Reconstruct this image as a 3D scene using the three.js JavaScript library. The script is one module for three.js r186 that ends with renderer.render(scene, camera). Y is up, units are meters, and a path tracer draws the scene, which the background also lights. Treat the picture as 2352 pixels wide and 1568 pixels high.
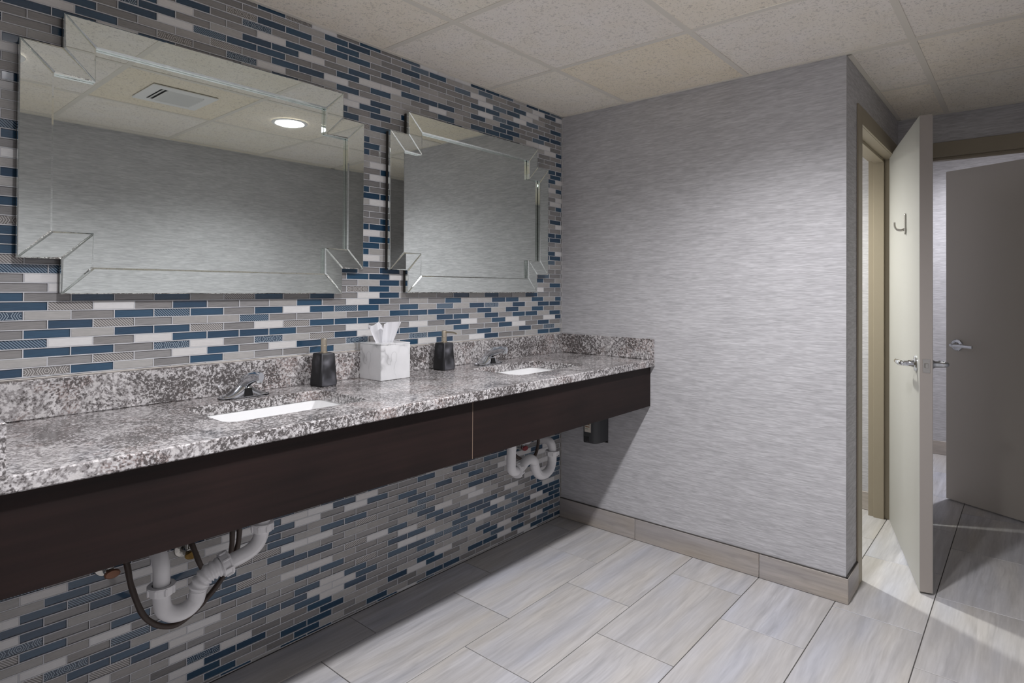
import * as THREE from 'three';
import { mergeGeometries, toCreasedNormals } from 'three/addons/utils/BufferGeometryUtils.js';

// ------------------------------------------------------------------ camera, lights, exposure
// world: tiled wall is the plane z = 0 (x along it), papered wall is x = 0, floor is y = 0
const CEIL = 2.204;
const scene = new THREE.Scene();
scene.background = new THREE.Color(0x000000);
const camera = new THREE.PerspectiveCamera(2 * Math.atan(784 / 1388.03) * 180 / Math.PI, 1.5, 0.02, 40);
camera.setViewOffset(2352, 1568, 0, 132.6, 2352, 1568);          // rising lens shift of the photograph
{
  const yaw = 0.70941, pit = 0.00871, rol = 0.00579, c = Math.cos, s = Math.sin, V = (x, y, z) => new THREE.Vector3(x, y, z);
  const R0 = V(s(yaw), 0, c(yaw)), U0 = V(0, 1, 0), F0 = V(c(yaw), 0, -s(yaw));
  const F = F0.clone().multiplyScalar(c(pit)).addScaledVector(U0, s(pit)), U1 = U0.clone().multiplyScalar(c(pit)).addScaledVector(F0, -s(pit));
  const R = R0.clone().multiplyScalar(c(rol)).addScaledVector(U1, s(rol)), U = U1.clone().multiplyScalar(c(rol)).addScaledVector(R0, -s(rol));
  camera.quaternion.setFromRotationMatrix(new THREE.Matrix4().makeBasis(R, U, F.clone().negate()));
  camera.position.set(-2.716, 1.25, 1.9707);
  camera.updateMatrixWorld(); camera.updateProjectionMatrix();
}
scene.add(camera);
const renderer = new THREE.WebGLRenderer({ antialias: true });
renderer.toneMapping = THREE.LinearToneMapping;
renderer.toneMappingExposure = 1.0;
renderer.shadowMap.enabled = true;
// ceiling lamps: [x, z, brightness, colour]; the fittings are built further down
const LAMPS = [
  [-0.915, 1.31, 7.9, 0xfcfbff], [-2.23, 1.31, 7.9, 0xfcfbff],      // washroom
  [0.71, 0.63, 10, 0xfcfcf6], [2.25, 1.75, 9, 0xf8f7ff],           // stall room, corridor
];

// ------------------------------------------------------------------ helpers
let seed = 20240611;
const rnd = () => { seed = (seed * 1664525 + 1013904223) >>> 0; return seed / 4294967296; };
const clamp = (x, a = 0, b = 1) => Math.min(b, Math.max(a, x)), mix = (a, b, t) => a + (b - a) * t;
const sst = (a, b, x) => { const t = clamp((x - a) / (b - a)); return t * t * (3 - 2 * t); };
const hash = (x, y, s) => { let h = (x * 374761393 + y * 668265263 + s * 974711) | 0; h = Math.imul(h ^ (h >>> 13), 1274126177); return ((h ^ (h >>> 16)) >>> 0) / 4294967296; };
const mod = (a, n) => ((a % n) + n) % n;
function vn(x, y, px, py, s) {                                         // value noise that repeats after px, py cells
  const ix = Math.floor(x), iy = Math.floor(y), fx = x - ix, fy = y - iy, u = fx * fx * (3 - 2 * fx), v = fy * fy * (3 - 2 * fy);
  const x0 = mod(ix, px), x1 = mod(ix + 1, px), y0 = mod(iy, py), y1 = mod(iy + 1, py);
  return mix(mix(hash(x0, y0, s), hash(x1, y0, s), u), mix(hash(x0, y1, s), hash(x1, y1, s), u), v);
}
function fbm(u, v, nx, ny, s, oct = 3) {
  let a = 0.5, t = 0, w = 0;
  for (let i = 0; i < oct; i++) { t += a * vn(u * nx, v * ny, nx, ny, s + i * 17); w += a; a *= 0.5; nx *= 2; ny *= 2; }
  return t / w;
}
function tex(w, h, fn, srgb = true) {                                  // fn(u, v) -> [r, g, b] 0..255
  const d = new Uint8Array(w * h * 4);
  for (let j = 0; j < h; j++) for (let i = 0; i < w; i++) {
    const c = fn(i / w, j / h), o = (j * w + i) * 4;
    d[o] = clamp(c[0], 0, 255); d[o + 1] = clamp(c[1], 0, 255); d[o + 2] = clamp(c[2], 0, 255); d[o + 3] = 255;
  }
  const t = new THREE.DataTexture(d, w, h);
  t.wrapS = t.wrapT = THREE.RepeatWrapping; t.magFilter = THREE.LinearFilter; t.minFilter = THREE.LinearMipmapLinearFilter; t.generateMipmaps = true; t.anisotropy = 8;
  if (srgb) t.colorSpace = THREE.SRGBColorSpace;
  t.needsUpdate = true;
  return t;
}
const grey = (fn) => (u, v) => { const k = fn(u, v) * 255; return [k, k, k]; };
function rep(t, sx, sy, ox = 0, oy = 0) { const c = t.clone(); c.repeat.set(sx, sy); c.offset.set(ox, oy); c.needsUpdate = true; return c; }
const std = (o) => new THREE.MeshStandardMaterial(o), phy = (o) => new THREE.MeshPhysicalMaterial(o);
const taken = new Map();
function numbered(name) { const n = taken.get(name) ?? 0; taken.set(name, n + 1); return n ? name + '_' + String(n).padStart(3, '0') : name; }
function mesh(name, geo, mat, parent) {
  const m = new THREE.Mesh(geo, mat); m.name = parent ? name : numbered(name); m.castShadow = m.receiveShadow = true; (parent ?? scene).add(m); return m;
}
function tag(o, label, category, group, kind) { o.userData.label = label; o.userData.category = category; if (group) o.userData.group = group; if (kind) o.userData.kind = kind; return o; }
function thing(name, label, category, [x, y, z] = [0, 0, 0], turn = 0, group, kind) {
  const g = new THREE.Group(); g.name = numbered(name); g.position.set(x, y, z); g.rotation.y = turn; scene.add(g); return tag(g, label, category, group, kind);
}
function geo(pos, uv, idx) {
  const g = new THREE.BufferGeometry();
  g.setAttribute('position', new THREE.Float32BufferAttribute(pos, 3)); g.setAttribute('uv', new THREE.Float32BufferAttribute(uv, 2));
  if (idx) g.setIndex(idx);
  g.computeVertexNormals(); return g;
}
// box from min to max with chamfered edges, uv in metres
function box(x0, x1, y0, y1, z0, z1, c = 0.0) {
  const lo = [x0, y0, z0], hi = [x1, y1, z1], pos = [], uv = [];
  const put = (p, ax) => { pos.push(...p); uv.push(...(ax === 0 ? [p[2], p[1]] : ax === 1 ? [p[0], p[2]] : [p[0], p[1]])); };
  const tri = (a, b, d, ax, n) => {
    const e = [0, 1, 2].map((i) => b[i] - a[i]), f = [0, 1, 2].map((i) => d[i] - a[i]);
    const cr = [e[1] * f[2] - e[2] * f[1], e[2] * f[0] - e[0] * f[2], e[0] * f[1] - e[1] * f[0]];
    if (cr[0] * n[0] + cr[1] * n[1] + cr[2] * n[2] < 0) [b, d] = [d, b];
    put(a, ax); put(b, ax); put(d, ax);
  };
  const quad = (a, b, d, e, ax, n) => { tri(a, b, d, ax, n); tri(a, d, e, ax, n); };
  const at = (ax, s, t1, t2) => {                                     // corner of face (ax, s) on sides t1, t2 of the two other axes
    const p = [0, 0, 0], a1 = (ax + 1) % 3, a2 = (ax + 2) % 3; p[ax] = s > 0 ? hi[ax] : lo[ax];
    p[a1] = t1 > 0 ? hi[a1] - c : lo[a1] + c; p[a2] = t2 > 0 ? hi[a2] - c : lo[a2] + c; return p;
  };
  for (let ax = 0; ax < 3; ax++) for (const s of [-1, 1]) { const n = [0, 0, 0]; n[ax] = s; quad(at(ax, s, -1, -1), at(ax, s, 1, -1), at(ax, s, 1, 1), at(ax, s, -1, 1), ax, n); }
  if (c > 0) {
    for (let ax = 0; ax < 3; ax++) for (const s of [-1, 1]) for (const t of [-1, 1]) {   // edge between faces (ax, s) and (ax+1, t)
      const a1 = (ax + 1) % 3, n = [0, 0, 0]; n[ax] = s; n[a1] = t;
      quad(at(ax, s, t, -1), at(ax, s, t, 1), at(a1, t, 1, s), at(a1, t, -1, s), ax, n);
    }
    for (const sx of [-1, 1]) for (const sy of [-1, 1]) for (const sz of [-1, 1]) tri(at(0, sx, sy, sz), at(1, sy, sz, sx), at(2, sz, sx, sy), 0, [sx, sy, sz]);
  }
  return geo(pos, uv);
}
const cat = (...g) => mergeGeometries(g.map((x) => { const q = x.index ? x.toNonIndexed() : x.clone(); for (const k of Object.keys(q.attributes)) if (!['position', 'normal', 'uv'].includes(k)) q.deleteAttribute(k); return q; }));
// round bar along a smooth path; radius may vary: radius(t) -> [half width, half height] or number
function sweep(pts, radius, seg = 40, rad = 16, tension = 0.5, caps = true) {
  const curve = pts.isCurve ? pts : new THREE.CatmullRomCurve3(pts.map((p) => new THREE.Vector3(...p)), false, 'catmullrom', tension);
  const fr = curve.computeFrenetFrames(seg, false), pos = [], uv = [], idx = [], L = curve.getLength();
  for (let i = 0; i <= seg; i++) {
    const t = i / seg, p = curve.getPointAt(t), r = typeof radius === 'function' ? radius(t) : radius, [ra, rb] = Array.isArray(r) ? r : [r, r];
    for (let j = 0; j <= rad; j++) {
      const a = j / rad * 2 * Math.PI, q = p.clone().addScaledVector(fr.normals[i], -Math.cos(a) * ra).addScaledVector(fr.binormals[i], Math.sin(a) * rb);
      pos.push(q.x, q.y, q.z); uv.push(t * L, j / rad * 0.1);
    }
  }
  const w = rad + 1;
  for (let i = 0; i < seg; i++) for (let j = 0; j < rad; j++) { const a = i * w + j, b = a + w; idx.push(a, b, a + 1, b, b + 1, a + 1); }
  const g = geo(pos, uv, idx);
  if (!caps) return g;
  const cp = [], cu = [];
  for (const [i, s] of [[0, 1], [seg, -1]]) {
    const o = i * w * 3, p = curve.getPointAt(i / seg);
    for (let j = 0; j < rad; j++) { const a = pos.slice(o + j * 3, o + j * 3 + 3), b = pos.slice(o + j * 3 + 3, o + j * 3 + 6); cp.push(p.x, p.y, p.z, ...(s > 0 ? a : b), ...(s > 0 ? b : a)); cu.push(0, 0, 0, 0.01, 0.01, 0); }
  }
  return cat(g, geo(cp, cu));
}
// turned profile [[r, h], ...] along direction dir from point at
function turned(profile, at, dir, n = 28) {
  const g = new THREE.LatheGeometry(profile.map(([r, h]) => new THREE.Vector2(r, h)), n);
  g.applyQuaternion(new THREE.Quaternion().setFromUnitVectors(new THREE.Vector3(0, 1, 0), new THREE.Vector3(...dir).normalize())); g.translate(...at);
  return toCreasedNormals(g, 0.6);
}
const rod = (a, b, r, n = 16) => { const d = [b[0] - a[0], b[1] - a[1], b[2] - a[2]], L = Math.hypot(...d), e = Math.min(r * 0.2, L * 0.2); return turned([[0, 0], [r - e, 0], [r, e], [r, L - e], [r - e, L], [0, L]], a, d, n); };
function slab(poly, depth, bevel, z, holes = [], drop = bevel) {                       // polygon in xy, thick along +z from z, front edges bevelled
  const s = new THREE.Shape(poly.map((p) => new THREE.Vector2(...p)));
  for (const h of holes) s.holes.push(new THREE.Path(h.map((p) => new THREE.Vector2(...p))));
  const g = new THREE.ExtrudeGeometry(s, { depth: depth - 2 * drop, bevelEnabled: bevel > 0, bevelSize: bevel, bevelThickness: drop, bevelOffset: -bevel, bevelSegments: 1, steps: 1 });
  g.translate(0, 0, z + drop); return g;
}
const ring = (cx, cy, w, h, r, n = 6) => {                                 // rounded rectangle outline
  const o = [];
  for (const [sx, sy, a0] of [[1, 1, 0], [-1, 1, 1], [-1, -1, 2], [1, -1, 3]]) for (let i = 0; i <= n; i++) { const a = (a0 + i / n) * Math.PI / 2; o.push([cx + sx * (w / 2 - r) + Math.cos(a) * r, cy + sy * (h / 2 - r) + Math.sin(a) * r]); }
  return o;
};

// ------------------------------------------------------------------ materials
const strokes = (u, v) => 0.45 * vn(u * 26, v * 260, 26, 260, 5) + 0.35 * vn(u * 60, v * 460, 60, 460, 9) + 0.2 * vn(u * 14, v * 130, 14, 130, 3);
const paperMap = tex(1024, 1024, (u, v) => { const k = strokes(u, v) - 0.5, b = fbm(u, v, 5, 9, 71) - 0.5; const l = 188 + k * 50 + b * 8; return [l, l - 1, l + 1]; });
const paperBump = tex(1024, 1024, grey(strokes), false);
const M = {};
M.paper = std({ map: paperMap, bumpMap: paperBump, bumpScale: 0.0009, roughness: 0.62 });
const flV = (u, v) => {
  const w = fbm(u, v, 4, 5, 21) * 0.035, s = fbm(u + w, v + w, 6, 44, 33, 4), f = fbm(u + w, v + w, 26, 170, 44, 2), b = fbm(u, v, 4, 6, 55), r = 1 - Math.abs(fbm(u + w, v + w, 7, 34, 77, 3) - 0.5) * 9;
  const l = 187 + (s - 0.5) * 32 + (f - 0.5) * 14 + (b - 0.5) * 16 - 10 * clamp(r) * sst(0.45, 0.6, b), warm = (fbm(u, v, 3, 9, 88) - 0.5) * 24;
  return [l + warm * 0.4, l - 2 + warm * 0.1, l - 2 - warm * 0.6];
};
const floorMap = tex(2048, 1024, flV);
const floorBump = tex(512, 512, grey((u, v) => fbm(u, v, 30, 60, 12, 3)), false);
const floorMats = [...Array(8)].map((_, i) => std({ map: rep(floorMap, 1 / 1.6, 1 / 0.8, hash(i, 3, 1), hash(i, 5, 2)), bumpMap: rep(floorBump, 2, 2), bumpScale: 0.0004, roughness: 0.42, color: new THREE.Color().setScalar(0.94 + 0.06 * hash(i, 1, 9)) }));
const baseMats = [...Array(3)].map((_, i) => std({ map: rep(floorMap, 1 / 1.6, 1 / 0.8, hash(i, 13, 1), hash(i, 15, 2)), roughness: 0.45, color: 0xeae3db }));
M.grout = std({ color: 0x55524f, roughness: 0.95 });
M.caulk = std({ color: 0x4a4744, roughness: 0.9 });
const ceilF = (u, v) => { const n = fbm(u, v, 160, 160, 7, 2), m = fbm(u, v, 70, 70, 8, 2), f = fbm(u, v, 8, 8, 4); return { h: 1 - sst(0.64, 0.72, n) * 0.9, s: sst(0.70, 0.78, n) * 0.3 + sst(0.7, 0.78, m) * 0.2, f }; };
const ceilMap = tex(1024, 1024, (u, v) => { const c = ceilF(u, v), k = 1 - c.s * 0.38; return [(247 + (c.f - 0.5) * 5) * k, (243 + (c.f - 0.5) * 7) * k, (235 + (c.f - 0.5) * 14) * k]; });
const ceilBump = tex(1024, 1024, grey((u, v) => ceilF(u, v).h), false);
const ceilMats = [...Array(5)].map((_, i) => std({ map: rep(ceilMap, 1 / 0.7, 1 / 0.7, hash(i, 2, 3), hash(i, 4, 5)), bumpMap: rep(ceilBump, 1 / 0.7, 1 / 0.7, hash(i, 2, 3), hash(i, 4, 5)), bumpScale: 0.0006, roughness: 0.95, color: [0xfffcf6, 0xfffcfa, 0xfff8ea, 0xfffaf2, 0xfffcf9][i] }));
M.bar = std({ color: 0xe6e0d4, roughness: 0.5 });
M.deck = std({ color: 0x8d877d, roughness: 1 });
// granite
const gran = (u, v) => {
  const wx = (fbm(u, v, 12, 6, 31) - 0.5) * 0.03, wy = (fbm(u, v, 12, 6, 37) - 0.5) * 0.06, U = u + wx, W = v + wy;
  const a = fbm(U, W, 230, 115, 41, 3), b = fbm(U, W, 430, 215, 47, 2), c = fbm(U, W, 14, 7, 53, 3), d = fbm(U, W, 22, 11, 59, 3), e = vn(u * 900, v * 450, 900, 450, 61), h = fbm(U, W, 760, 380, 73, 2), q = fbm(U, W, 110, 55, 67, 2);
  let l = [196, 193, 193].map((x) => x + (q - 0.5) * 58 + (e - 0.5) * 40);
  const mid = sst(0.42, 0.56, a * 0.6 + b * 0.4) * 0.6; l = l.map((x, i) => mix(x, [124, 119, 118][i], mid));
  const br = sst(0.54, 0.68, d) * sst(0.42, 0.58, b) * 0.45; l = l.map((x, i) => mix(x, [136, 112, 105][i], br));
  const dk = sst(0.51, 0.63, a * 0.36 + b * 0.3 + h * 0.3 + (c - 0.5) * 0.42 + 0.04); l = l.map((x, i) => mix(x, [66, 62, 61][i], dk * 0.74));
  const wt = sst(0.6, 0.72, 1 - a) * sst(0.45, 0.62, 1 - c) * 0.5; return l.map((x, i) => mix(x, [214, 210, 207][i], wt));
};
const granMap = tex(2048, 1024, gran);
M.granite = phy({ map: rep(granMap, 1 / 1.5, 1 / 0.75), roughness: 0.22, clearcoat: 0.4, clearcoatRoughness: 0.08 });
M.graniteEnd = phy({ map: rep(granMap, 1 / 1.5, 1 / 0.75, 0.37, 0.51), roughness: 0.22, clearcoat: 0.4, clearcoatRoughness: 0.08 });
const woodMap = tex(1024, 256, (u, v) => { const n = fbm(u, v, 4, 60, 91, 3), b = fbm(u, v, 6, 3, 93); const k = 0.75 + n * 0.35 + (b - 0.5) * 0.4; return [36 * k, 25 * k, 23 * k]; });
M.apron = phy({ map: rep(woodMap, 0.8, 2), roughness: 0.55, specularIntensity: 0.45 });
M.mirror = std({ color: 0xe6ece8, metalness: 1, roughness: 0.015 });
M.mirrorBack = std({ color: 0x34322f, roughness: 0.6 });
M.chrome = std({ color: 0xd7dade, metalness: 1, roughness: 0.07 });
M.nickel = std({ color: 0xb9b7b2, metalness: 1, roughness: 0.25 });
M.brass = std({ color: 0xd3c9b6, metalness: 1, roughness: 0.32 });
M.oldBrass = std({ color: 0x9c7f4b, metalness: 0.9, roughness: 0.4 });
M.porcelain = phy({ color: 0xf4f4f4, roughness: 0.12, clearcoat: 0.6, clearcoatRoughness: 0.05 });
M.black = std({ color: 0x0b0b0c, roughness: 0.2 });
M.pvc = std({ color: 0xe3e2e3, roughness: 0.38 });
M.hose = std({ color: 0x40342d, roughness: 0.45 });
M.plasticDark = std({ color: 0x3c3d3f, roughness: 0.5 });
M.doorPale = std({ color: 0xaeada7, roughness: 0.45 });
M.doorEdge = std({ color: 0x9c958f, roughness: 0.55 });
M.doorDark = std({ color: 0xc0bab0, roughness: 0.5 });
M.frame = std({ color: 0x9b917e, roughness: 0.5 });
M.white = std({ color: 0xf0efec, roughness: 0.6 });
M.tissue = phy({ color: 0xf7f7fa, roughness: 0.95, transmission: 0.25, thickness: 0, side: THREE.DoubleSide });
const marbleW = tex(512, 512, (u, v) => { const w = fbm(u, v, 4, 4, 101) * 0.35, r = Math.abs(fbm(u + w, v + w * 0.6, 4, 3, 107, 4) - 0.5), k = 1 - sst(0.13, 0.0, r) * 0.2 * sst(0.3, 0.65, fbm(u, v, 3, 3, 111)) - sst(0.022, 0.0, r) * 0.1, c = 226 + (fbm(u, v, 6, 6, 113) - 0.5) * 22; return [c * k, c * k, c * k + 1]; });
M.marbleWhite = phy({ map: rep(marbleW, 3.2, 3.2, 0.2, 0.1), roughness: 0.3, clearcoat: 0.3 });
const marbleB = tex(512, 256, (u, v) => { const n = fbm(u + fbm(u, v, 6, 3, 3) * 0.04, v, 16, 2, 121, 4), f = fbm(u, v, 60, 6, 127, 2); const k = 21 + sst(0.52, 0.75, n) * 58 * (0.5 + f) + (f - 0.5) * 12; return [k, k, k * 1.04 + 2]; });
M.marbleBlack = std({ map: marbleB, roughness: 0.5 });
// mosaic tiles: B blue glass, G grey glass, L pale limestone, W white marble, P / S striped blue / grey glass, H / X blue / grey glass with hexagons
const glassSheen = tex(256, 64, grey((u, v) => 0.86 + 0.14 * fbm(u, v, 6, 20, 131, 2)));
const stone = (r, g, b, a, s) => tex(512, 128, (u, v) => { const n = fbm(u, v, 5, 26, s, 3) - 0.5, m = fbm(u, v, 12, 6, s + 7) - 0.5; const k = 1 + n * a + m * a * 0.6; return [r * k, g * k, b * k]; });
const hexT = (lo, hi) => tex(512, 128, (u, v) => {
  const x = u * 100, y = v * 22.6, cand = []; let d = 1e9;
  for (let i = -1; i < 8; i++) for (let j = -1; j < 3; j++) { const dx = Math.abs(x - (i * 48 + (mod(j, 2) ? 0 : 24)) - 2), dy = Math.abs(y - 11.3 - (j - 1) * 27.7); d = Math.min(d, Math.max(dx * 0.866 + dy * 0.5, dy)); }
  const t = sst(0.52, 0.62, Math.abs(mod(d / 4.7, 1) - 0.5) * 2); return lo.map((c, i) => mix(c, hi[i], t));
});
const diagT = (lo, hi) => tex(512, 128, (u, v) => { const t = sst(0.5, 0.62, Math.abs(mod((u * 100 + v * 22.6 * 1.0) / 7.1, 1) - 0.5) * 2); return lo.map((c, i) => mix(c, hi[i], t)); });
const glass = (o) => phy({ roughness: 0.2, clearcoat: 0.6, clearcoatRoughness: 0.03, ...o });
const TILE = {
  B: [glass({ color: 0x2d506b, map: glassSheen }), glass({ color: 0x294964, map: glassSheen }), glass({ color: 0x305571, map: glassSheen })],
  G: [glass({ color: 0x969391, map: glassSheen }), glass({ color: 0x9c9a99, map: glassSheen }), glass({ color: 0x8f8d8c, map: glassSheen })],
  L: [std({ map: stone(176, 174, 171, 0.1, 141), roughness: 0.6 }), std({ map: stone(167, 164, 161, 0.12, 147), roughness: 0.6 })],
  W: [std({ map: stone(224, 223, 222, 0.05, 151), roughness: 0.5 }), std({ map: stone(216, 214, 212, 0.06, 157), roughness: 0.5 })],
  P: [glass({ map: diagT([32, 56, 80], [132, 152, 168]) })], S: [glass({ map: diagT([118, 114, 111], [190, 187, 184]) })],
  H: [glass({ map: hexT([34, 58, 80], [150, 164, 176]) })], X: [glass({ map: hexT([116, 112, 109], [190, 187, 184]) })],
};
M.mosaicGrout = std({ color: 0xcfd0d3, roughness: 0.9 });

// ------------------------------------------------------------------ floor
{
  const fl = mesh('floor', box(-3.42, 3.08, -0.12, -0.003, -0.12, 3.1), M.grout);
  tag(fl, 'large grey travertine-look porcelain floor tiles laid in staggered rows', 'floor', null, 'structure');
  const P = 0.3015, Lp = 0.6145, off = [-0.745, -0.355, -0.592, -0.216, -0.4375, -0.057, -0.306, -0.5, -0.12, -0.4, -0.2], g = 0.003, cache = new Map();
  const unit = (w, d) => { const k = w.toFixed(4) + d.toFixed(4); if (!cache.has(k)) cache.set(k, box(-w / 2, w / 2, -0.009, 0, -d / 2, d / 2, 0.0009)); return cache.get(k); };
  let n = 0;
  for (let r = 0; r < off.length; r++) {
    const z0 = Math.max(0.165 + P * (r - 1), 0.0), z1 = 0.165 + P * r;
    for (let j = -5; j < 7; j++) {
      const x0 = Math.max(off[r] + Lp * j, -3.3), x1 = Math.min(off[r] + Lp * (j + 1), 2.96);
      if (x1 - x0 < 0.02) continue;
      const t = mesh('floor_tile', unit(x1 - x0 - g, z1 - z0 - g), floorMats[Math.floor(rnd() * 8)], fl);
      t.position.set((x0 + x1) / 2, (rnd() - 0.5) * 0.0004, (z0 + z1) / 2); if (rnd() < 0.5) t.rotation.y = Math.PI; n++;
    }
  }
}
// ------------------------------------------------------------------ walls
const wall = (name, label, ...boxes) => tag(mesh(name, cat(...boxes.map((b) => box(...b))), M.paper), label, 'wall', null, 'structure');
const ZC = 1.4085, XR = 1.245, ZO = 2.3, JX0 = 0.262, JX1 = 1.15, DH = 1.975;
wall('wall_back', 'grey striated wallpaper on the wall at the end of the granite counter', [0, 0.12, 0, CEIL + 0.02, 0, ZC]);
wall('wall_doorway', 'papered wall around the open pale door', [0.12, JX0 - 0.02, 0, CEIL + 0.02, ZC - 0.12, ZC], [JX0 - 0.02, JX1 + 0.02, DH + 0.02, CEIL + 0.02, ZC - 0.12, ZC], [JX1 + 0.02, XR, 0, CEIL + 0.02, ZC - 0.12, ZC]);
wall('wall_far', 'papered wall around the open dark door', [XR, XR + 0.12, 0, 2.462, -0.001, 1.5], [XR, XR + 0.12, DH + 0.02, 2.462, 1.5, 2.26], [XR, XR + 0.12, 0, 2.462, 2.26, ZO + 0.12]);
wall('wall_right', 'plain papered wall facing the mirrors', [-3.42, XR, 0, CEIL + 0.02, ZO, ZO + 0.12]);
wall('wall_entry', 'papered wall closing the near end of the washroom', [-3.42, -3.3, 0, CEIL + 0.02, -0.12, ZO]);
wall('wall_counter_end', 'short papered stub wall at the open end of the counter', [-2.62, -2.502, 0, CEIL + 0.02, 0.004, 0.58]);
wall('wall_corridor', 'brightly lit papered corridor wall beyond the dark door', [2.96, 3.08, 0, 2.462, 0.4, 3.1]);
wall('wall_corridor_start', 'papered corridor side wall beyond the pale door', [XR + 0.12, 2.96, 0, 2.462, 0.4, 0.5]);
wall('wall_corridor_end', 'papered corridor end wall behind the dark door', [XR + 0.12, 2.96, 0, 2.462, 3.0, 3.1]);
wall('wall_corridor_side', 'papered corridor wall beside the dark door hinges', [XR, XR + 0.12, 0, 2.462, ZO + 0.12, 3.1]);

// tiled wall
{
  const w = mesh('wall_left', box(-3.42, XR, -0.002, CEIL + 0.02, -0.12, -0.0062), M.mosaicGrout);
  tag(w, 'mosaic wall of blue, grey and white linear glass and stone tiles behind the mirrors', 'wall', null, 'structure');
  const p = 0.05099, K0 = 46.16, RP = 0.02444, Y0 = 1.2589, g = 0.0024, DEPTH = 0.0022, joints = [];
  // rows read off the photograph: [first half-tile column, kinds]
  const READ = {
    1: [-2, 'BGBGBLSBGBGWBLLGBLBGLBGG'], 2: [-1, 'BSWGBGGLBGWBGLGBLLBBLBLB'], 3: [-2, 'HLGBPBGBWBPBGBLPLBHLBLBB'], 4: [-1, 'GBSGLLPGGLGLBBBGGBLBLBGL'],
    5: [-2, 'GBLBBSGWSBBBGGLBBLBGBBLB'], 6: [-1, 'PWGWBBBBGGWGGWGBWSBWGGWB'], 7: [-2, 'GBBGHWGHLSBWBBLLBGGBWGBG'], 8: [-1, 'LGSGWBGWBGHGGHBLGBLLBGHL'],
    9: [-2, 'BXBLGBLGGBLLGBWBLWBGGLBB'], 10: [-1, 'GGLBBLGLBGBGLBGLGBGGLGBL'], 0: [-1, 'GWGBLBGSBGXBLGBGLBGBLWGG'],
  };
  const pickKind = (r) => { let t = rnd(); for (const [k, q] of [['B', 0.3], ['G', 0.28], ['L', 0.2], ['W', 0.11], ['P', 0.045], ['S', 0.03], ['H', 0.02], ['X', 0.015]]) { if (t < q) return k; t -= q; } return 'G'; };
  const cache = new Map(), tiles = [], V = new THREE.Vector3();
  const shape = (wd, ht, whole) => { const k = wd.toFixed(4) + '_' + ht.toFixed(4) + whole; if (!cache.has(k)) cache.set(k, tileGeo(wd, ht)); return cache.get(k); };
  function tileGeo(wd, ht) {                                           // front face, chamfers and sides; no back
    const c = 0.0011, d = DEPTH + 0.001, hx = wd / 2, hy = ht / 2, pos = [], uv = [], idx = [];
    const rings = [[0, -d], [0, DEPTH - c], [c, DEPTH]];
    for (const [ins, z] of rings) for (const [sx, sy] of [[-1, -1], [1, -1], [1, 1], [-1, 1]]) { const x = sx * (hx - ins), y = sy * (hy - ins); pos.push(x, y, z); uv.push(x / 0.1 + 0.5, y / 0.0226 + 0.5); }
    for (let i = 0; i < 2; i++) for (let j = 0; j < 4; j++) { const a = i * 4 + j, b = i * 4 + (j + 1) % 4; idx.push(a, b, b + 4, a, b + 4, a + 4); }
    idx.push(8, 9, 10, 8, 10, 11);
    return toCreasedNormals(geo(pos, uv, idx), 0.2);
  }
  const camP = camera.position;
  for (let r = -39; r <= 51; r++) {
    const yt = Math.min(Y0 - RP * r - g / 2, CEIL - 0.001), yb = Math.max(Y0 - RP * (r + 1) + g / 2, 0.003);
    if (yt - yb < 0.003 || (yt < 1.006 && yb > 0.875)) continue;
    joints.push([-2.5, -0.0005, yt, yt + g]); const odd = mod(r, 2) === 0, read = READ[r];
    for (let k = odd ? -3 : -4; k <= 46; k += 2) {
      const x0 = Math.max(p * (k - K0) + g / 2, -2.5), x1 = Math.min(p * (k + 2 - K0) - g / 2, -0.003);
      const kind = read && k >= read[0] && read[1][(k - read[0]) / 2] || pickKind(r);
      if (x1 - x0 < 0.004) { rnd(); rnd(); continue; }
      const tone = Math.floor(rnd() * TILE[kind].length), cx = (x0 + x1) / 2, cy = (yt + yb) / 2;
      const a = V.set(x0, yt, 0).project(camera).clone(), b = V.set(x1, yb, 0).project(camera).clone();
      const inFrame = Math.max(a.x, b.x) > -1 && Math.min(a.x, b.x) < 1 && Math.max(a.y, b.y) > -1 && Math.min(a.y, b.y) < 1;
      const t = (camP.z - 0.56) / camP.z, yf = mix(camP.y, cy, t);                // where the sight line passes the counter front
      const hid = (yf > 0.68 && yf < 0.905 && cy < 0.91) || (cy > 1.25 && cy < 1.95 && ((cx > -2.34 && cx < -1.3) || (cx > -1.18 && cx < -0.15)));
      joints.push([x1, x1 + g, yb - 0.0002, yt + 0.0002]); tiles.push({ z: 'LW'.includes(kind) ? -0.0022 : -0.005, kind, tone, cx, cy, w: x1 - x0, h: yt - yb, area: inFrame && !hid ? Math.abs((a.x - b.x) * (a.y - b.y)) : 0, tilt: [(rnd() - 0.5) * 0.008, (rnd() - 0.5) * 0.006] });
    }
  }
  tiles.sort((a, b) => b.area - a.area);
  const groups = new Map();
  tiles.forEach((t, i) => {
    const gm = shape(t.w, t.h);
    if (i < 300) { const m = mesh('mosaic_tile', gm, TILE[t.kind][t.tone], w); m.position.set(t.cx, t.cy, t.z); m.rotation.set(t.tilt[0], t.tilt[1], 0); return; }
    const q = gm.clone(); q.rotateX(t.tilt[0]); q.rotateY(t.tilt[1]); q.translate(t.cx, t.cy, t.z);
    const key = t.kind + t.tone; if (!groups.has(key)) groups.set(key, { mat: TILE[t.kind][t.tone], list: [] }); groups.get(key).list.push(q);
  });
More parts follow.
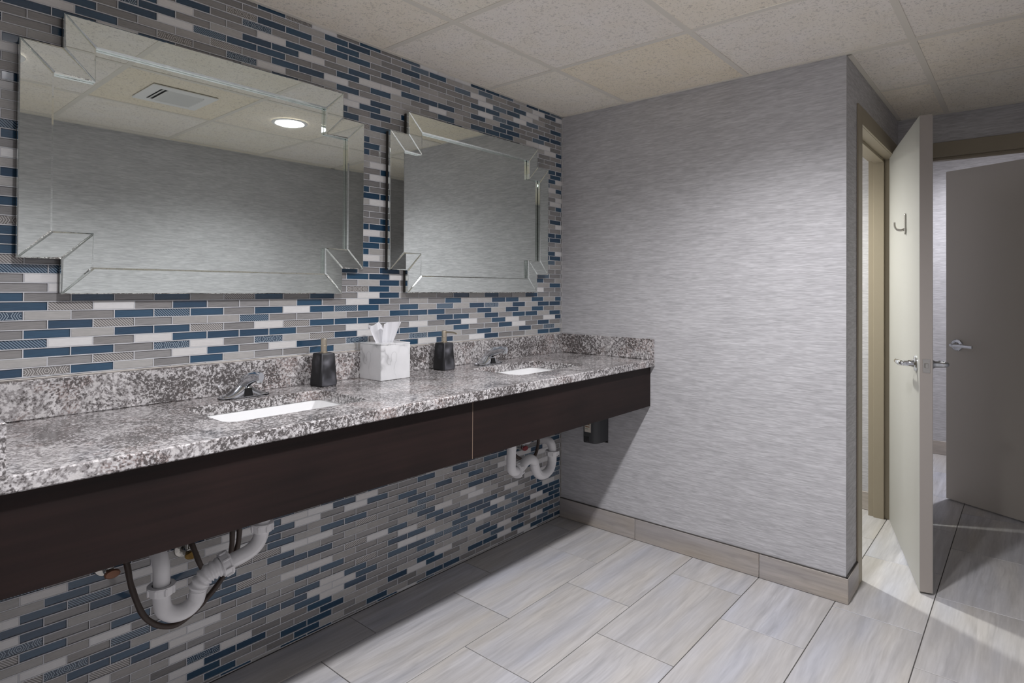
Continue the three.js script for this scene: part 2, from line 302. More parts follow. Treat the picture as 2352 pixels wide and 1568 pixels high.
  const jp = [], ju = []; for (const [x0, x1, y0, y1] of joints) for (const q of [[x0, y0, 0, x1, y0, 0, x1, y1, 0, x0, y1, 0], [x0, y1, 0, x1, y1, 0, x1, y1, -0.0062, x0, y1, -0.0062], [x0, y0, -0.0062, x1, y0, -0.0062, x1, y0, 0, x0, y0, 0], [x0, y0, -0.0062, x0, y0, 0, x0, y1, 0, x0, y1, -0.0062], [x1, y0, 0, x1, y0, -0.0062, x1, y1, -0.0062, x1, y1, 0]]) for (const k of [0, 3, 6, 0, 6, 9]) { jp.push(q[k], q[k + 1], q[k + 2]); ju.push(q[k], q[k + 1]); }
  mesh('grout_joints', geo(jp, ju), M.mosaicGrout, w).userData.kind = 'stuff';
  const gs = [...groups.values()], all = mergeGeometries(gs.map((x) => mergeGeometries(x.list)), true);
  const rest = mesh('mosaic_tiles', all, gs.map((x) => x.mat), w); rest.userData.kind = 'stuff';
}
// ------------------------------------------------------------------ suspended ceiling
{
  const c = mesh('ceiling', box(-3.42, XR + 0.12, CEIL + 0.016, CEIL + 0.12, -0.12, ZO + 0.12), M.deck);
  tag(c, 'suspended ceiling of cream speckled square panels in a metal grid', 'ceiling', null, 'structure');
  const xs = [...Array(13)].map((_, i) => -3.66 + i * 0.61), zs = [-0.204, 0.406, 1.016, 1.632, 2.242, 2.852], B = 0.012;
  const rooms = [[-3.3, 0, 0, ZO], [0, XR, ZC, ZO], [0.12, XR, 0, ZC - 0.12]];
  let n = 0;
  for (const [rx0, rx1, rz0, rz1] of rooms) {
    for (let i = 0; i + 1 < xs.length; i++) for (let j = 0; j + 1 < zs.length; j++) {
      const x0 = Math.max(xs[i] + B - 0.004, rx0), x1 = Math.min(xs[i + 1] - B + 0.004, rx1), z0 = Math.max(zs[j] + B - 0.004, rz0), z1 = Math.min(zs[j + 1] - B + 0.004, rz1);
      if (x1 - x0 < 0.01 || z1 - z0 < 0.01) continue;
      const g = box(x0, x1, CEIL, CEIL + 0.015, z0, z1, 0.0015); mesh('ceiling_panel', g, ceilMats[(n++ * 7 + i) % 5], c);
    }
    for (const x of xs) if (x > rx0 + 0.02 && x < rx1 - 0.02) mesh('grid_bar', box(x - B, x + B, CEIL - 0.0022, CEIL + 0.0005, rz0, rz1, 0.0006), M.bar, c);
    for (const z of zs) if (z > rz0 + 0.02 && z < rz1 - 0.02) mesh('grid_bar', box(rx0, rx1, CEIL - 0.0028, CEIL + 0.0003, z - B, z + B, 0.0006), M.bar, c);
    for (const [a, b, e, f] of [[rx0, rx1, rz0, rz0 + 0.018], [rx0, rx1, rz1 - 0.018, rz1], [rx0, rx0 + 0.018, rz0, rz1], [rx1 - 0.018, rx1, rz0, rz1]]) mesh('wall_angle', box(a, b, CEIL - 0.0034, CEIL + 0.0002, e, f, 0.0006), M.bar, c);
  }
}
tag(mesh('ceiling_corridor', box(XR, 3.08, 2.46, 2.56, 0.4, 3.1), std({ color: 0xe4e1da, roughness: 0.9 })), 'plain white corridor ceiling beyond the dark door', 'ceiling', null, 'structure');
// ------------------------------------------------------------------ baseboards of floor tile
function baseboard(name, label, runs) {
  const g = thing(name, label, 'baseboard', [0, 0, 0], 0, null, 'structure');
  runs.forEach((b, i) => { const m = mesh('base_tile', box(b[0], b[1], 0.0015, 0.103, b[2], b[3], 0.0012), baseMats[i % 3], g); });
  return g;
}
{
  const b = baseboard('baseboard_back', 'grey tile baseboard along the foot of the papered counter end wall', [[-0.0095, -0.0005, 0.003, 0.4645], [-0.0095, -0.0005, 0.4665, 1.0705], [-0.0095, -0.0005, 1.0725, ZC + 0.0095], [0.0005, JX0 - 0.075, ZC + 0.0005, ZC + 0.0095]]);
  mesh('caulk_line', cat(box(-0.0075, -0.0004, 0.1031, 0.1065, 0.003, ZC + 0.007), box(-0.0075, JX0 - 0.075, 0.1031, 0.1065, ZC + 0.0004, ZC + 0.007)), M.caulk, b);
  const run = []; for (let x = -3.29; x < 1.2; x += 0.61) run.push([x, Math.min(x + 0.608, XR - 0.002), ZO - 0.0095, ZO - 0.0005]);
  baseboard('baseboard_right', 'grey tile baseboard along the wall facing the mirrors', run);
  const cr = []; for (let z = 0.51; z < 2.95; z += 0.61) cr.push([2.9505, 2.9595, z, Math.min(z + 0.608, 2.99)]);
  baseboard('baseboard_corridor', 'grey tile baseboard of the corridor beyond the dark door', cr);
  baseboard('baseboard_stall', 'grey tile baseboard of the small room behind the pale door', [[XR - 0.0095, XR - 0.0005, 0.01, 0.6], [XR - 0.0095, XR - 0.0005, 0.602, ZC - 0.122]]);
  tag(mesh('trim_1', box(-0.0028, -0.0002, 1.012, CEIL - 0.004, 0.0003, 0.0042, 0.0008), std({ color: 0xc4c2c0, roughness: 0.7 })), 'thin pale edge strip where the mosaic meets the wallpaper', 'trim', null, 'structure');
  tag(mesh('trim_2', box(-0.0028, -0.0002, 0.002, 0.67, 0.0003, 0.0042, 0.0008), std({ color: 0x9b958e, roughness: 0.7 })), 'thin edge strip in the mosaic corner below the counter', 'trim', null, 'structure');
}
// ------------------------------------------------------------------ door frames and doors
{
  const W = 0.055, T = 0.008;
  const f = thing('trim_3', 'taupe metal frame around the pale open door', 'door frame', [0, 0, 0], 0, null, 'structure');
  for (const [x0, x1] of [[JX0 - W - 0.02, JX0 + 0.002], [JX1 - 0.002, JX1 + W + 0.02]]) mesh('casing', box(x0, x1, 0, DH + 0.02 + W, ZC, ZC + T, 0.0015), M.frame, f);
  mesh('head_casing', box(JX0 + 0.002, JX1 - 0.002, DH, DH + 0.02 + W, ZC, ZC + T, 0.0015), M.frame, f);
  const zi = ZC - 0.12;
  mesh('jamb', cat(box(JX0 - 0.02, JX0, 0, DH + 0.02, zi - 0.008, ZC, 0.001), box(JX0, JX0 + 0.015, 0, DH, zi + 0.02, ZC - 0.05, 0.001)), M.frame, f);
  mesh('jamb', cat(box(JX1, JX1 + 0.02, 0, DH + 0.02, zi - 0.008, ZC, 0.001), box(JX1 - 0.015, JX1, 0, DH, zi + 0.02, ZC - 0.05, 0.001)), M.frame, f);
  mesh('head_jamb', cat(box(JX0, JX1, DH, DH + 0.02, zi - 0.008, ZC, 0.001), box(JX0 + 0.015, JX1 - 0.015, DH - 0.015, DH, zi + 0.02, ZC - 0.05, 0.001)), M.frame, f);
  mesh('strike_plate', box(JX0 + 0.0002, JX0 + 0.002, 0.88, 0.99, ZC - 0.046, ZC - 0.012, 0.0005), M.plasticDark, f);
  const f2 = thing('trim_4', 'taupe frame around the dark open door', 'door frame', [0, 0, 0], 0, null, 'structure');
  for (const [z0, z1] of [[1.5 - W, 1.522], [2.238, 2.26 + W - 0.02]]) mesh('casing', box(XR - T, XR, 0, DH + 0.02 + W, z0, z1, 0.0015), M.frame, f2);
  mesh('head_casing', box(XR - T, XR, DH, DH + 0.02 + W, 1.522, 2.238, 0.0015), M.frame, f2);
  for (const [z0, z1] of [[1.5, 1.52], [2.24, 2.26]]) mesh('jamb', box(XR, XR + 0.128, 0, DH + 0.02, z0, z1, 0.001), M.frame, f2);
  mesh('head_jamb', cat(box(XR, XR + 0.128, DH, DH + 0.02, 1.52, 2.24, 0.001), box(XR + 0.03, XR + 0.075, DH - 0.014, DH, 1.52, 2.24, 0.001)), M.frame, f2);

  const lever = (parent, x, y, z, s, dir) => {                          // s: side the handle stands on, dir: where the lever points
    const h = mesh('lever_handle', cat(
      turned([[0, 0], [0.0345, 0], [0.0345, 0.004], [0.031, 0.008], [0.018, 0.011], [0.0135, 0.02], [0.0125, 0.046], [0, 0.047]], [x, y, z], [0, 0, s], 36),
      sweep([[x, y, z + s * 0.04], [x, y, z + s * 0.054], [x + dir * 0.012, y, z + s * 0.06], [x + dir * 0.05, y, z + s * 0.061], [x + dir * 0.115, y - 0.003, z + s * 0.058]], (t) => [0.0115 - t * 0.002, 0.0125 - t * 0.004], 36, 16)), M.chrome, parent);
    return h;
  };
  // pale door, standing a little ajar into the lobby
  const d1 = thing('door_1', 'pale grey open door with chrome lever and coat hook', 'door', [1.121, 0.008, 1.386], Math.PI + 0.275, null, 'structure');
  mesh('leaf', box(0, 0.859, 0, 1.975, -0.047, 0, 0.0012), M.doorPale, d1);
  mesh('edge_band', box(0.859, 0.8602, 0.001, 1.974, -0.0455, -0.0015, 0.0004), M.doorEdge, d1);
  lever(d1, 0.792, 0.935, 0, 1, -1); lever(d1, 0.792, 0.935, -0.047, -1, -1);
  const lp = mesh('latch_plate', box(0.8602, 0.8615, 0.905, 0.962, -0.037, -0.011, 0.0004), M.nickel, d1);
  mesh('latch_bolt', slab([[-0.006, -0.009], [0.006, -0.009], [0.006, 0.009], [-0.006, 0.009]], 0.009, 0.001, 0).rotateY(Math.PI / 2).translate(0.861, 0.935, -0.024), M.nickel, lp);
  const hk = mesh('coat_hook', cat(slab(ring(0.527, 1.556, 0.024, 0.098, 0.0115), 0.006, 0.0018, 0.0005),
    sweep([[0.527, 1.531, 0.004], [0.527, 1.527, 0.018], [0.527, 1.531, 0.034], [0.527, 1.546, 0.044], [0.527, 1.564, 0.046]], (t) => 0.006 - t * 0.001, 30, 14)), M.nickel, d1);
  // dark door, opened outwards into the corridor
  const d2 = thing('door_2', 'dark grey-brown open door leading to the corridor', 'door', [1.417, 0.008, 2.26], 1.1017, null, 'structure');
  mesh('leaf', box(0, 0.76, 0, 1.965, 0, 0.045, 0.0015), M.doorDark, d2);
  lever(d2, 0.696, 0.925, 0, -1, -1); lever(d2, 0.696, 0.925, 0.045, 1, -1);
}
// ------------------------------------------------------------------ counter
const CT = 0.9065, CB = 0.8738, CF = 0.569, CX0 = -2.5;
const SINKS = [-1.803, -0.652], SW = 0.432, SZ0 = 0.15, SZ1 = 0.425;
{
    // drawn in x / -z, then laid flat
  const holes = SINKS.map((x) => ring(x, -(SZ0 + SZ1) / 2, SW, SZ1 - SZ0, 0.035));
  const g = slab([[CX0, -CF], [-0.001, -CF], [-0.001, -0.0018], [CX0, -0.0018]], CT - CB, 0.003, CB, holes); g.rotateX(-Math.PI / 2);
  tag(mesh('countertop', g, M.granite), 'long speckled grey granite vanity countertop with two sink cut-outs', 'countertop');
  const c = mesh('backsplash', box(CX0, -0.0222, CT + 0.0003, 1.0085, 0.002, 0.0215, 0.002), M.granite); tag(c, 'long low granite backsplash along the foot of the mosaic', 'backsplash');
  tag(mesh('side_splash', box(-0.0215, -0.001, CT + 0.0003, 1.0085, 0.002, CF - 0.003, 0.002), M.graniteEnd), 'granite side splash against the long papered wall', 'side splash');
  tag(mesh('side_splash', box(CX0, CX0 + 0.0205, CT + 0.0003, 1.0035, 0.022, CF - 0.003, 0.002), M.granite), 'granite side splash against the short stub wall', 'side splash');
  mesh('caulk_bead', cat(box(-2.5, -0.0222, 1.0085, 1.0125, 0.0016, 0.006, 0.0012)), std({ color: 0xc9c3bc, roughness: 0.8 }), c);
  for (const [n, x0, x1, label] of [[0, -2.5, -1.2555, 'dark espresso apron panel below the sink beside the stub wall'], [1, -1.2535, -0.004, 'dark espresso apron panel below the sink next to the papered wall']])
    tag(mesh('apron_panel', box(x0, x1, 0.677, CB - 0.0005, 0.527, 0.546, 0.001), M.apron), label, 'panel', 'apron panels under the counter');
  mesh('seam_strip', box(-1.2555, -1.2537, 0.678, CB - 0.001, 0.529, 0.5455), std({ color: 0x8d7a6a, roughness: 0.7 }), scene.getObjectByName('apron_panel'));
  tag(mesh('support_rail', box(-2.5, -0.004, 0.80, CB - 0.0006, 0.003, 0.04, 0.001), M.apron), 'dark wooden rail carrying the counter along the mosaic wall', 'rail');
}
for (const [x0, x1, w] of [[-2.5, -2.055, 'at the stub wall end'], [-1.55, -0.905, 'between the two sinks'], [-0.4, -0.004, 'at the papered wall end']]) tag(mesh('support_board', box(x0, x1, CB - 0.02, CB - 0.0008, 0.045, 0.52, 0.001), M.apron), 'dark plywood board under the granite ' + w, 'board', 'boards under the counter');
// undermount sinks
function sink(x, label) {
  const s = thing('sink', label, 'sink', [x, CB, (SZ0 + SZ1) / 2], 0, 'undermount sinks');
  const D = SZ1 - SZ0, rows = [[0.02, -0.0005], [0.004, -0.0005], [0.002, -0.012], [-0.004, -0.06], [-0.012, -0.1], [-0.035, -0.125], [-0.08, -0.133], [-0.115, -0.136]], pos = [], uv = [], idx = [];
  const n = ring(0, 0, 1, 1, 0.1).length;
  rows.forEach(([o, y]) => { const r = ring(0, 0, SW + o * 2, D + o * 2, Math.max(0.012, 0.037 + o * 0.5)); r.push(r[0]); r.forEach(([a, b], j) => { pos.push(a, y, b); uv.push(a, b + y); }); });
  for (let i = 0; i + 1 < rows.length; i++) for (let j = 0; j < n; j++) { const a = i * (n + 1) + j, b = a + n + 1; idx.push(a, a + 1, b, a + 1, b + 1, b); }
  const g1 = geo(pos, uv, idx), cp = [], cu = [], o = (rows.length - 1) * (n + 1) * 3;
  for (let j = 0; j < n; j++) { cp.push(0, -0.137, 0, ...pos.slice(o + j * 3, o + j * 3 + 3), ...pos.slice(o + j * 3 + 3, o + j * 3 + 6)); cu.push(0, 0, 0, 0, 0, 0); }
  const mt = M.porcelain.clone(); mt.side = THREE.DoubleSide;
  mesh('basin', toCreasedNormals(cat(g1, geo(cp, cu)), 0.7), mt, s);
  mesh('drain', turned([[0, 0.003], [0.012, 0.002], [0.02, 0.0045], [0.0225, 0.004], [0.0225, 0], [0.02, -0.03], [0.02, -0.09], [0.018, -0.09], [0, -0.09]], [0, -0.1365, 0], [0, 1, 0]), M.chrome, s);
}
sink(SINKS[0], 'white porcelain undermount sink nearer the stub wall'); sink(SINKS[1], 'white porcelain undermount sink nearer the papered wall');
// sensor faucets
function faucet(x, z, label) {
  const f = thing('faucet', label, 'faucet', [x, CT, z], 0, 'chrome sensor faucets');
  const pos = [], uv = [], idx = [], NX = 40, NA = 18;
  for (let i = 0; i <= NX; i++) {
    const t = -1 + 2 * i / NX, e = Math.sqrt(Math.max(0, 1 - Math.pow(Math.abs(t), 3.2))), hh = 0.012 * e + 0.032 * Math.exp(-Math.pow(t / 0.4, 2)), d = 0.03 * (0.35 + 0.65 * e) * (e > 0 ? 1 : 0.2);
    for (let j = 0; j <= NA; j++) { const a = Math.PI * j / NA; pos.push(t * 0.0785, Math.pow(Math.sin(a), 0.45) * hh, Math.cos(a) * d); uv.push(t, j / NA); }
  }
  for (let i = 0; i < NX; i++) for (let j = 0; j < NA; j++) { const a = i * (NA + 1) + j, b = a + NA + 1; idx.push(a, a + 1, b, a + 1, b + 1, b); }
  const plate = slab(ring(0, 0, 0.157, 0.058, 0.026), 0.0065, 0.002, 0.0012); plate.rotateX(-Math.PI / 2);
  const shell = cat(geo(pos, uv, idx), plate);
  const gk = slab(ring(0, 0, 0.16, 0.061, 0.028), 0.0016, 0.0003, 0); gk.rotateX(-Math.PI / 2); mesh('gasket', gk, M.black, f);
  mesh('base', shell, (() => { const m = M.chrome.clone(); m.side = THREE.DoubleSide; return m; })(), f);
  mesh('spout', sweep([[0, 0.018, -0.008], [0, 0.04, 0.004], [0, 0.058, 0.034], [0, 0.069, 0.075], [0, 0.0715, 0.112]], (t) => [mix(0.0185, 0.0085, sst(0, 0.75, t)), mix(0.024, 0.0135, t)], 44, 24, 0.5), M.chrome, f);
  mesh('aerator', turned([[0, 0], [0.0095, 0], [0.0105, 0.002], [0.0105, 0.012], [0, 0.012]], [0, 0.0535, 0.1], [0, 1, 0]), M.chrome, f);
  const sw = slab([[-0.0135, 0], [0.0135, 0], [0.0105, 0.025], [-0.0105, 0.025]], 0.008, 0.001, 0); sw.rotateX(-0.2); sw.translate(0, 0.003, 0.0285);
  mesh('sensor_window', sw, M.black, f);
}
faucet(-1.815, 0.083, 'chrome sensor faucet behind the sink nearer the stub wall'); faucet(-0.678, 0.08, 'chrome sensor faucet behind the sink nearer the papered wall');
// soap dispensers
function dispenser(x, z, turn, label) {
  const d = thing('soap_dispenser', label, 'soap dispenser', [x, CT, z], 0, 'soap dispensers on the counter');
  const pos = [], uv = [], idx = [], n = ring(0, 0, 1, 1, 0.1).length, rows = [[0.064, 0], [0.0695, 0.004], [0.0705, 0.012], [0.0575, 0.111], [0.0535, 0.1148], [0.03, 0.1152], [0.008, 0.1152]];
  rows.forEach(([w, y]) => { const r = ring(0, 0, w, w, w * 0.13); r.push(r[0]); r.forEach(([a, b], j) => { pos.push(a, y, b); uv.push(j / n, y * 6); }); });
  for (let i = 0; i + 1 < rows.length; i++) for (let j = 0; j < n; j++) { const a = i * (n + 1) + j, b = a + n + 1; idx.push(a, b, a + 1, a + 1, b, b + 1); }
  mesh('bottle', toCreasedNormals(geo(pos, uv, idx), 0.5), M.marbleBlack, d);
  const pm = mesh('pump', turned([[0, 0], [0.0135, 0], [0.0135, 0.003], [0.0105, 0.005], [0.0105, 0.022], [0.0115, 0.0225], [0.0115, 0.0255], [0.0105, 0.026], [0.0105, 0.049], [0.0095, 0.0505], [0, 0.0505]], [0, 0.115, 0], [0, 1, 0], 32), M.brass, d);
  const c = Math.cos(turn), s = Math.sin(turn);
  mesh('nozzle', sweep([[0, 0.158, 0], [c * 0.02, 0.159, s * 0.02], [c * 0.05, 0.158, s * 0.05], [c * 0.064, 0.153, s * 0.064]], (t) => 0.0042 - t * 0.0012, 24, 12), M.brass, pm);
}
dispenser(-1.529, 0.079, -1.0, 'black marble soap dispenser with brass pump between the near sink and the tissue box');
dispenser(-0.953, 0.079, 1.35, 'black marble soap dispenser with brass pump between the tissue box and the far sink');
// tissue box and tissue
{
  const b = thing('tissue_box', 'square white marbled tissue box cover on the counter between the dispensers', 'tissue box', [-1.268, CT, 0.087]);
  const h = 0.137, w = 0.0695, d = 0.0655;
  mesh('cover', cat(box(-w, w, 0, h - 0.006, -d, d, 0.0018)), M.marbleWhite, b);
  const lid = slab(ring(0, 0, 2 * w, 2 * d, 0.002, 2), 0.006, 0.0015, 0, [ring(0, 0, 0.062, 0.03, 0.0145).reverse()]); lid.rotateX(-Math.PI / 2); lid.translate(0, h - 0.006, 0);
  mesh('lid', lid, M.marbleWhite, b);
  const mk = (fn, nu = 26, nv = 26) => { const p = [], u = [], ix = []; for (let i = 0; i <= nu; i++) for (let j = 0; j <= nv; j++) { p.push(...fn(-1 + 2 * i / nu, j / nv)); u.push(i / nu, j / nv); } for (let i = 0; i < nu; i++) for (let j = 0; j < nv; j++) { const a = i * (nv + 1) + j, c = a + nv + 1; ix.push(a, c, a + 1, c, c + 1, a + 1); } return geo(p, u, ix); };
  const front = mk((u, v) => [0.008 + u * mix(0.024, 0.044, Math.pow(v, 0.8)) + 0.01 * v, -0.006 + v * (0.084 - 0.005 * u * u + 0.002 * u), 0.004 + 0.022 * v + (0.007 * Math.sin(u * 3.6 + 0.6) + 0.003 * Math.sin(u * 9 + v * 3)) * (0.4 + 0.6 * v)]);
  const back = mk((u, v) => [-0.006 + u * mix(0.026, 0.038, v) - 0.022 * v, -0.006 + v * (0.078 + 0.008 * Math.sin(u * 4 + 1)), -0.006 - 0.014 * v + (0.012 * Math.sin(u * 2.6 + 1.2 + v) + 0.004 * Math.sin(u * 8 - v * 4)) * (0.35 + v * 0.65)]);
  const t = mesh('tissue', cat(front, back), M.tissue); t.position.set(-1.268, CT + 0.137, 0.087);
  tag(t, 'white paper tissue standing up out of the marbled box', 'tissue');
}
// ------------------------------------------------------------------ mirrors
function mirror(cx, cy, label) {
  const m = thing('wall_mirror', label, 'mirror', [cx, cy, 0.0025], 0, 'mirrors above the counter');
  const a = 0.5205, b = 0.3715, n = 0.0925, w = 0.0725;
  const V = [[-a + n, b], [a - n, b], [a - n, b - n], [a, b - n], [a, -b + n], [a - n, -b + n], [a - n, -b], [-a + n, -b], [-a + n, -b + n], [-a, -b + n], [-a, b - n], [-a + n, b - n]];
  const I = [[-a + n + w, b - w], [a - n - w, b - w], [a - n - w, b - n - w], [a - w, b - n - w], [a - w, -b + n + w], [a - n - w, -b + n + w], [a - n - w, -b + w], [-a + n + w, -b + w], [-a + n + w, -b + n + w], [-a + w, -b + n + w], [-a + w, b - n - w], [-a + n + w, b - n - w]];
  mesh('backing_board', slab([...V].reverse().map(([x, y]) => [x * 0.996, y * 0.994]), 0.0115, 0.0005, 0), M.mirrorBack, m);
  mesh('mirror_panel', slab(I.map(([x, y], i) => [mix(x, V[i][0], 0.2), mix(y, V[i][1], 0.2)]).reverse(), 0.004, 0.0006, 0.0118), M.mirror, m);
  for (let i = 0; i < 12; i++) {
    const j = (i + 1) % 12, q = [V[j], V[i], I[i], I[j]];
    const g = slab(q, 0.0172, 0.0046, 0.0159, [], 0.0024); g.computeVertexNormals();
    mesh('mirror_strip', g, M.mirror, m);
  }
}
mirror(-1.8545, 1.601, 'large wall mirror with stepped mirrored frame above the sink nearer the stub wall');
mirror(-0.6885, 1.603, 'large wall mirror with stepped mirrored frame above the sink nearer the papered wall');
// ------------------------------------------------------------------ plumbing
const nut = (at, dir, r = 0.03) => {
  const prof = [[r * 0.74, -0.012], [r * 0.95, -0.012], [r, -0.009], [r, 0.006], [r * 1.12, 0.008], [r * 1.12, 0.013], [r * 0.74, 0.013]];
  const q = new THREE.Quaternion().setFromUnitVectors(new THREE.Vector3(0, 1, 0), new THREE.Vector3(...dir).normalize()), parts = [turned(prof, at, dir, 24)];
  for (let i = 0; i < 8; i++) { const b = box(r * 0.98, r * 1.16, -0.009, 0.011, -0.003, 0.003, 0.001); b.rotateY(i * Math.PI / 4); b.applyQuaternion(q); b.translate(...at); parts.push(b); }
  return cat(...parts);
};
{
  const t = thing('drain_trap', 'white plastic drain trap with a corrugated bend under the sink nearer the stub wall', 'drain pipe', [0, 0, 0], 0, 'drain traps under the counter');
  mesh('tailpiece', sweep([[-1.803, 0.6255, 0.2875], [-1.808, 0.615, 0.285], [-1.838, 0.58, 0.266], [-1.842, 0.545, 0.262]], 0.0205, 20, 20), M.pvc, t);
  mesh('slip_nut', nut([-1.842, 0.55, 0.262], [0, 1, 0], 0.0285), M.pvc, t);
  mesh('elbow', sweep([[-1.842, 0.55, 0.262], [-1.845, 0.525, 0.26], [-1.857, 0.502, 0.258], [-1.882, 0.486, 0.255], [-1.93, 0.474, 0.25], [-1.945, 0.471, 0.248]], 0.0205, 36, 20), M.pvc, t);
  mesh('slip_nut', nut([-1.943, 0.4715, 0.248], [1, 0.26, 0.06], 0.031), M.pvc, t);
  mesh('flexible_section', sweep([[-1.945, 0.471, 0.248], [-1.968, 0.466, 0.246], [-1.988, 0.458, 0.243], [-2.003, 0.444, 0.24], [-2.009, 0.43, 0.237], [-2.01, 0.42, 0.236]], (s) => 0.0255 + 0.0024 * Math.sin(s * 44) - 0.003 * s, 120, 22), M.pvc, t);
  mesh('trap_bend', sweep([[-2.01, 0.424, 0.236], [-2.011, 0.41, 0.235], [-2.016, 0.392, 0.233], [-2.032, 0.377, 0.23], [-2.053, 0.372, 0.227], [-2.074, 0.377, 0.224], [-2.09, 0.392, 0.221], [-2.095, 0.412, 0.219], [-2.096, 0.435, 0.217], [-2.096, 0.45, 0.217]], 0.0215, 60, 22), M.pvc, t);
  mesh('slip_nut', nut([-2.096, 0.447, 0.217], [0, 1, 0], 0.0305), M.pvc, t);
  mesh('trap_arm', sweep([[-2.096, 0.44, 0.217], [-2.096, 0.48, 0.217], [-2.096, 0.51, 0.213], [-2.096, 0.534, 0.192], [-2.096, 0.541, 0.16], [-2.096, 0.544, 0.06], [-2.096, 0.545, 0.003]], 0.0205, 50, 20), M.pvc, t);
  mesh('wall_flange', turned([[0.0205, 0], [0.045, 0], [0.045, 0.003], [0.03, 0.01], [0.0205, 0.012]], [-2.096, 0.545, 0.002], [0, 0, 1]), M.pvc, t);
}
{
  const t = thing('drain_trap', 'white plastic drain trap with a smooth bend under the sink nearer the papered wall', 'drain pipe', [0, 0, 0], 0, 'drain traps under the counter');
  mesh('tailpiece', sweep([[-0.652, 0.62, 0.2875], [-0.664, 0.612, 0.282], [-0.702, 0.59, 0.254], [-0.708, 0.55, 0.25], [-0.708, 0.49, 0.248], [-0.704, 0.466, 0.246], [-0.69, 0.45, 0.243], [-0.665, 0.443, 0.238], [-0.65, 0.443, 0.235]], 0.0205, 60, 20), M.pvc, t);
  mesh('slip_nut', nut([-0.648, 0.4432, 0.234], [-1, 0, 0.18], 0.0295), M.pvc, t);
  mesh('offset_pipe', sweep([[-0.65, 0.443, 0.235], [-0.61, 0.446, 0.222], [-0.56, 0.455, 0.205], [-0.51, 0.455, 0.19], [-0.47, 0.44, 0.18], [-0.45, 0.42, 0.175]], 0.022, 50, 20), M.pvc, t);
  mesh('trap_bend', sweep([[-0.455, 0.424, 0.176], [-0.444, 0.4, 0.172], [-0.42, 0.366, 0.168], [-0.385, 0.347, 0.164], [-0.345, 0.344, 0.16], [-0.307, 0.358, 0.157], [-0.288, 0.386, 0.155], [-0.284, 0.42, 0.154], [-0.284, 0.438, 0.154]], 0.0225, 60, 22), M.pvc, t);
  mesh('slip_nut', nut([-0.284, 0.432, 0.154], [0, 1, 0], 0.0305), M.pvc, t);
  mesh('trap_arm', sweep([[-0.284, 0.43, 0.154], [-0.284, 0.455, 0.154], [-0.285, 0.48, 0.146], [-0.286, 0.492, 0.12], [-0.288, 0.494, 0.06], [-0.288, 0.494, 0.003]], 0.0205, 50, 20), M.pvc, t);
  mesh('wall_flange', turned([[0.0205, 0], [0.043, 0], [0.043, 0.003], [0.028, 0.012], [0.0205, 0.014]], [-0.288, 0.494, 0.002], [0, 0, 1]), M.pvc, t);
}
function valve(x, y, mat, label) {
  const v = thing('shutoff_valve', label, 'valve', [x, y, 0.003], 0, 'water shutoff valves on the mosaic wall');
  mesh('body', cat(turned([[0, 0], [0.026, 0], [0.024, 0.004], [0.011, 0.007], [0.0095, 0.03], [0.0125, 0.031], [0.0125, 0.05], [0.008, 0.052], [0.006, 0.064], [0, 0.064]], [0, 0, 0], [0, 0, 1], 24), rod([0, 0, 0.04], [0, 0.034, 0.04], 0.0075)), M.nickel, v);
  const h = turned([[0, 0], [0.016, 0], [0.0195, 0.003], [0.0195, 0.008], [0.016, 0.011], [0, 0.011]], [0, 0, 0.062], [0, 0, 1], 24); h.scale(1, 0.62, 1);
  mesh('handle', h, mat, v);
}
M.redHandle = std({ color: 0x8d3a40, roughness: 0.5 });
valve(-2.168, 0.468, std({ color: 0x8a6450, metalness: 0.5, roughness: 0.4 }), 'shutoff valve with copper-brown oval handle at the stub wall end');
valve(-1.962, 0.452, M.oldBrass, 'shutoff valve with brass oval handle behind the corrugated trap');
valve(-0.395, 0.462, M.redHandle, 'shutoff valve with red oval handle behind the smooth trap');
function hose(pts, label) { const m = mesh('supply_hose', sweep(pts, (t) => 0.0078 + 0.0003 * Math.sin(t * 900), 160, 12), M.hose); tag(m, label, 'hose', 'braided supply hoses under the counter'); }
hose([[-2.168, 0.505, 0.043], [-2.16, 0.53, 0.06], [-2.142, 0.5, 0.09], [-2.128, 0.42, 0.1], [-2.095, 0.33, 0.11], [-2.03, 0.286, 0.115], [-1.955, 0.31, 0.11], [-1.88, 0.37, 0.1], [-1.84, 0.44, 0.1], [-1.832, 0.54, 0.1], [-1.826, 0.7, 0.088], [-1.822, 0.87, 0.083]], 'dark braided supply hose hanging in a deep loop beside the corrugated trap');
hose([[-1.962, 0.488, 0.043], [-1.972, 0.512, 0.07], [-1.968, 0.48, 0.1], [-1.945, 0.415, 0.112], [-1.9, 0.385, 0.108], [-1.86, 0.43, 0.1], [-1.852, 0.54, 0.095], [-1.84, 0.7, 0.086], [-1.832, 0.868, 0.081]], 'dark braided supply hose rising behind the corrugated section');
hose([[-0.395, 0.498, 0.043], [-0.4, 0.55, 0.06], [-0.36, 0.565, 0.09], [-0.335, 0.5, 0.105], [-0.37, 0.425, 0.11], [-0.44, 0.42, 0.105], [-0.52, 0.47, 0.1], [-0.6, 0.6, 0.09], [-0.655, 0.72, 0.082], [-0.672, 0.868, 0.08]], 'dark braided supply hose curling behind the smooth trap');
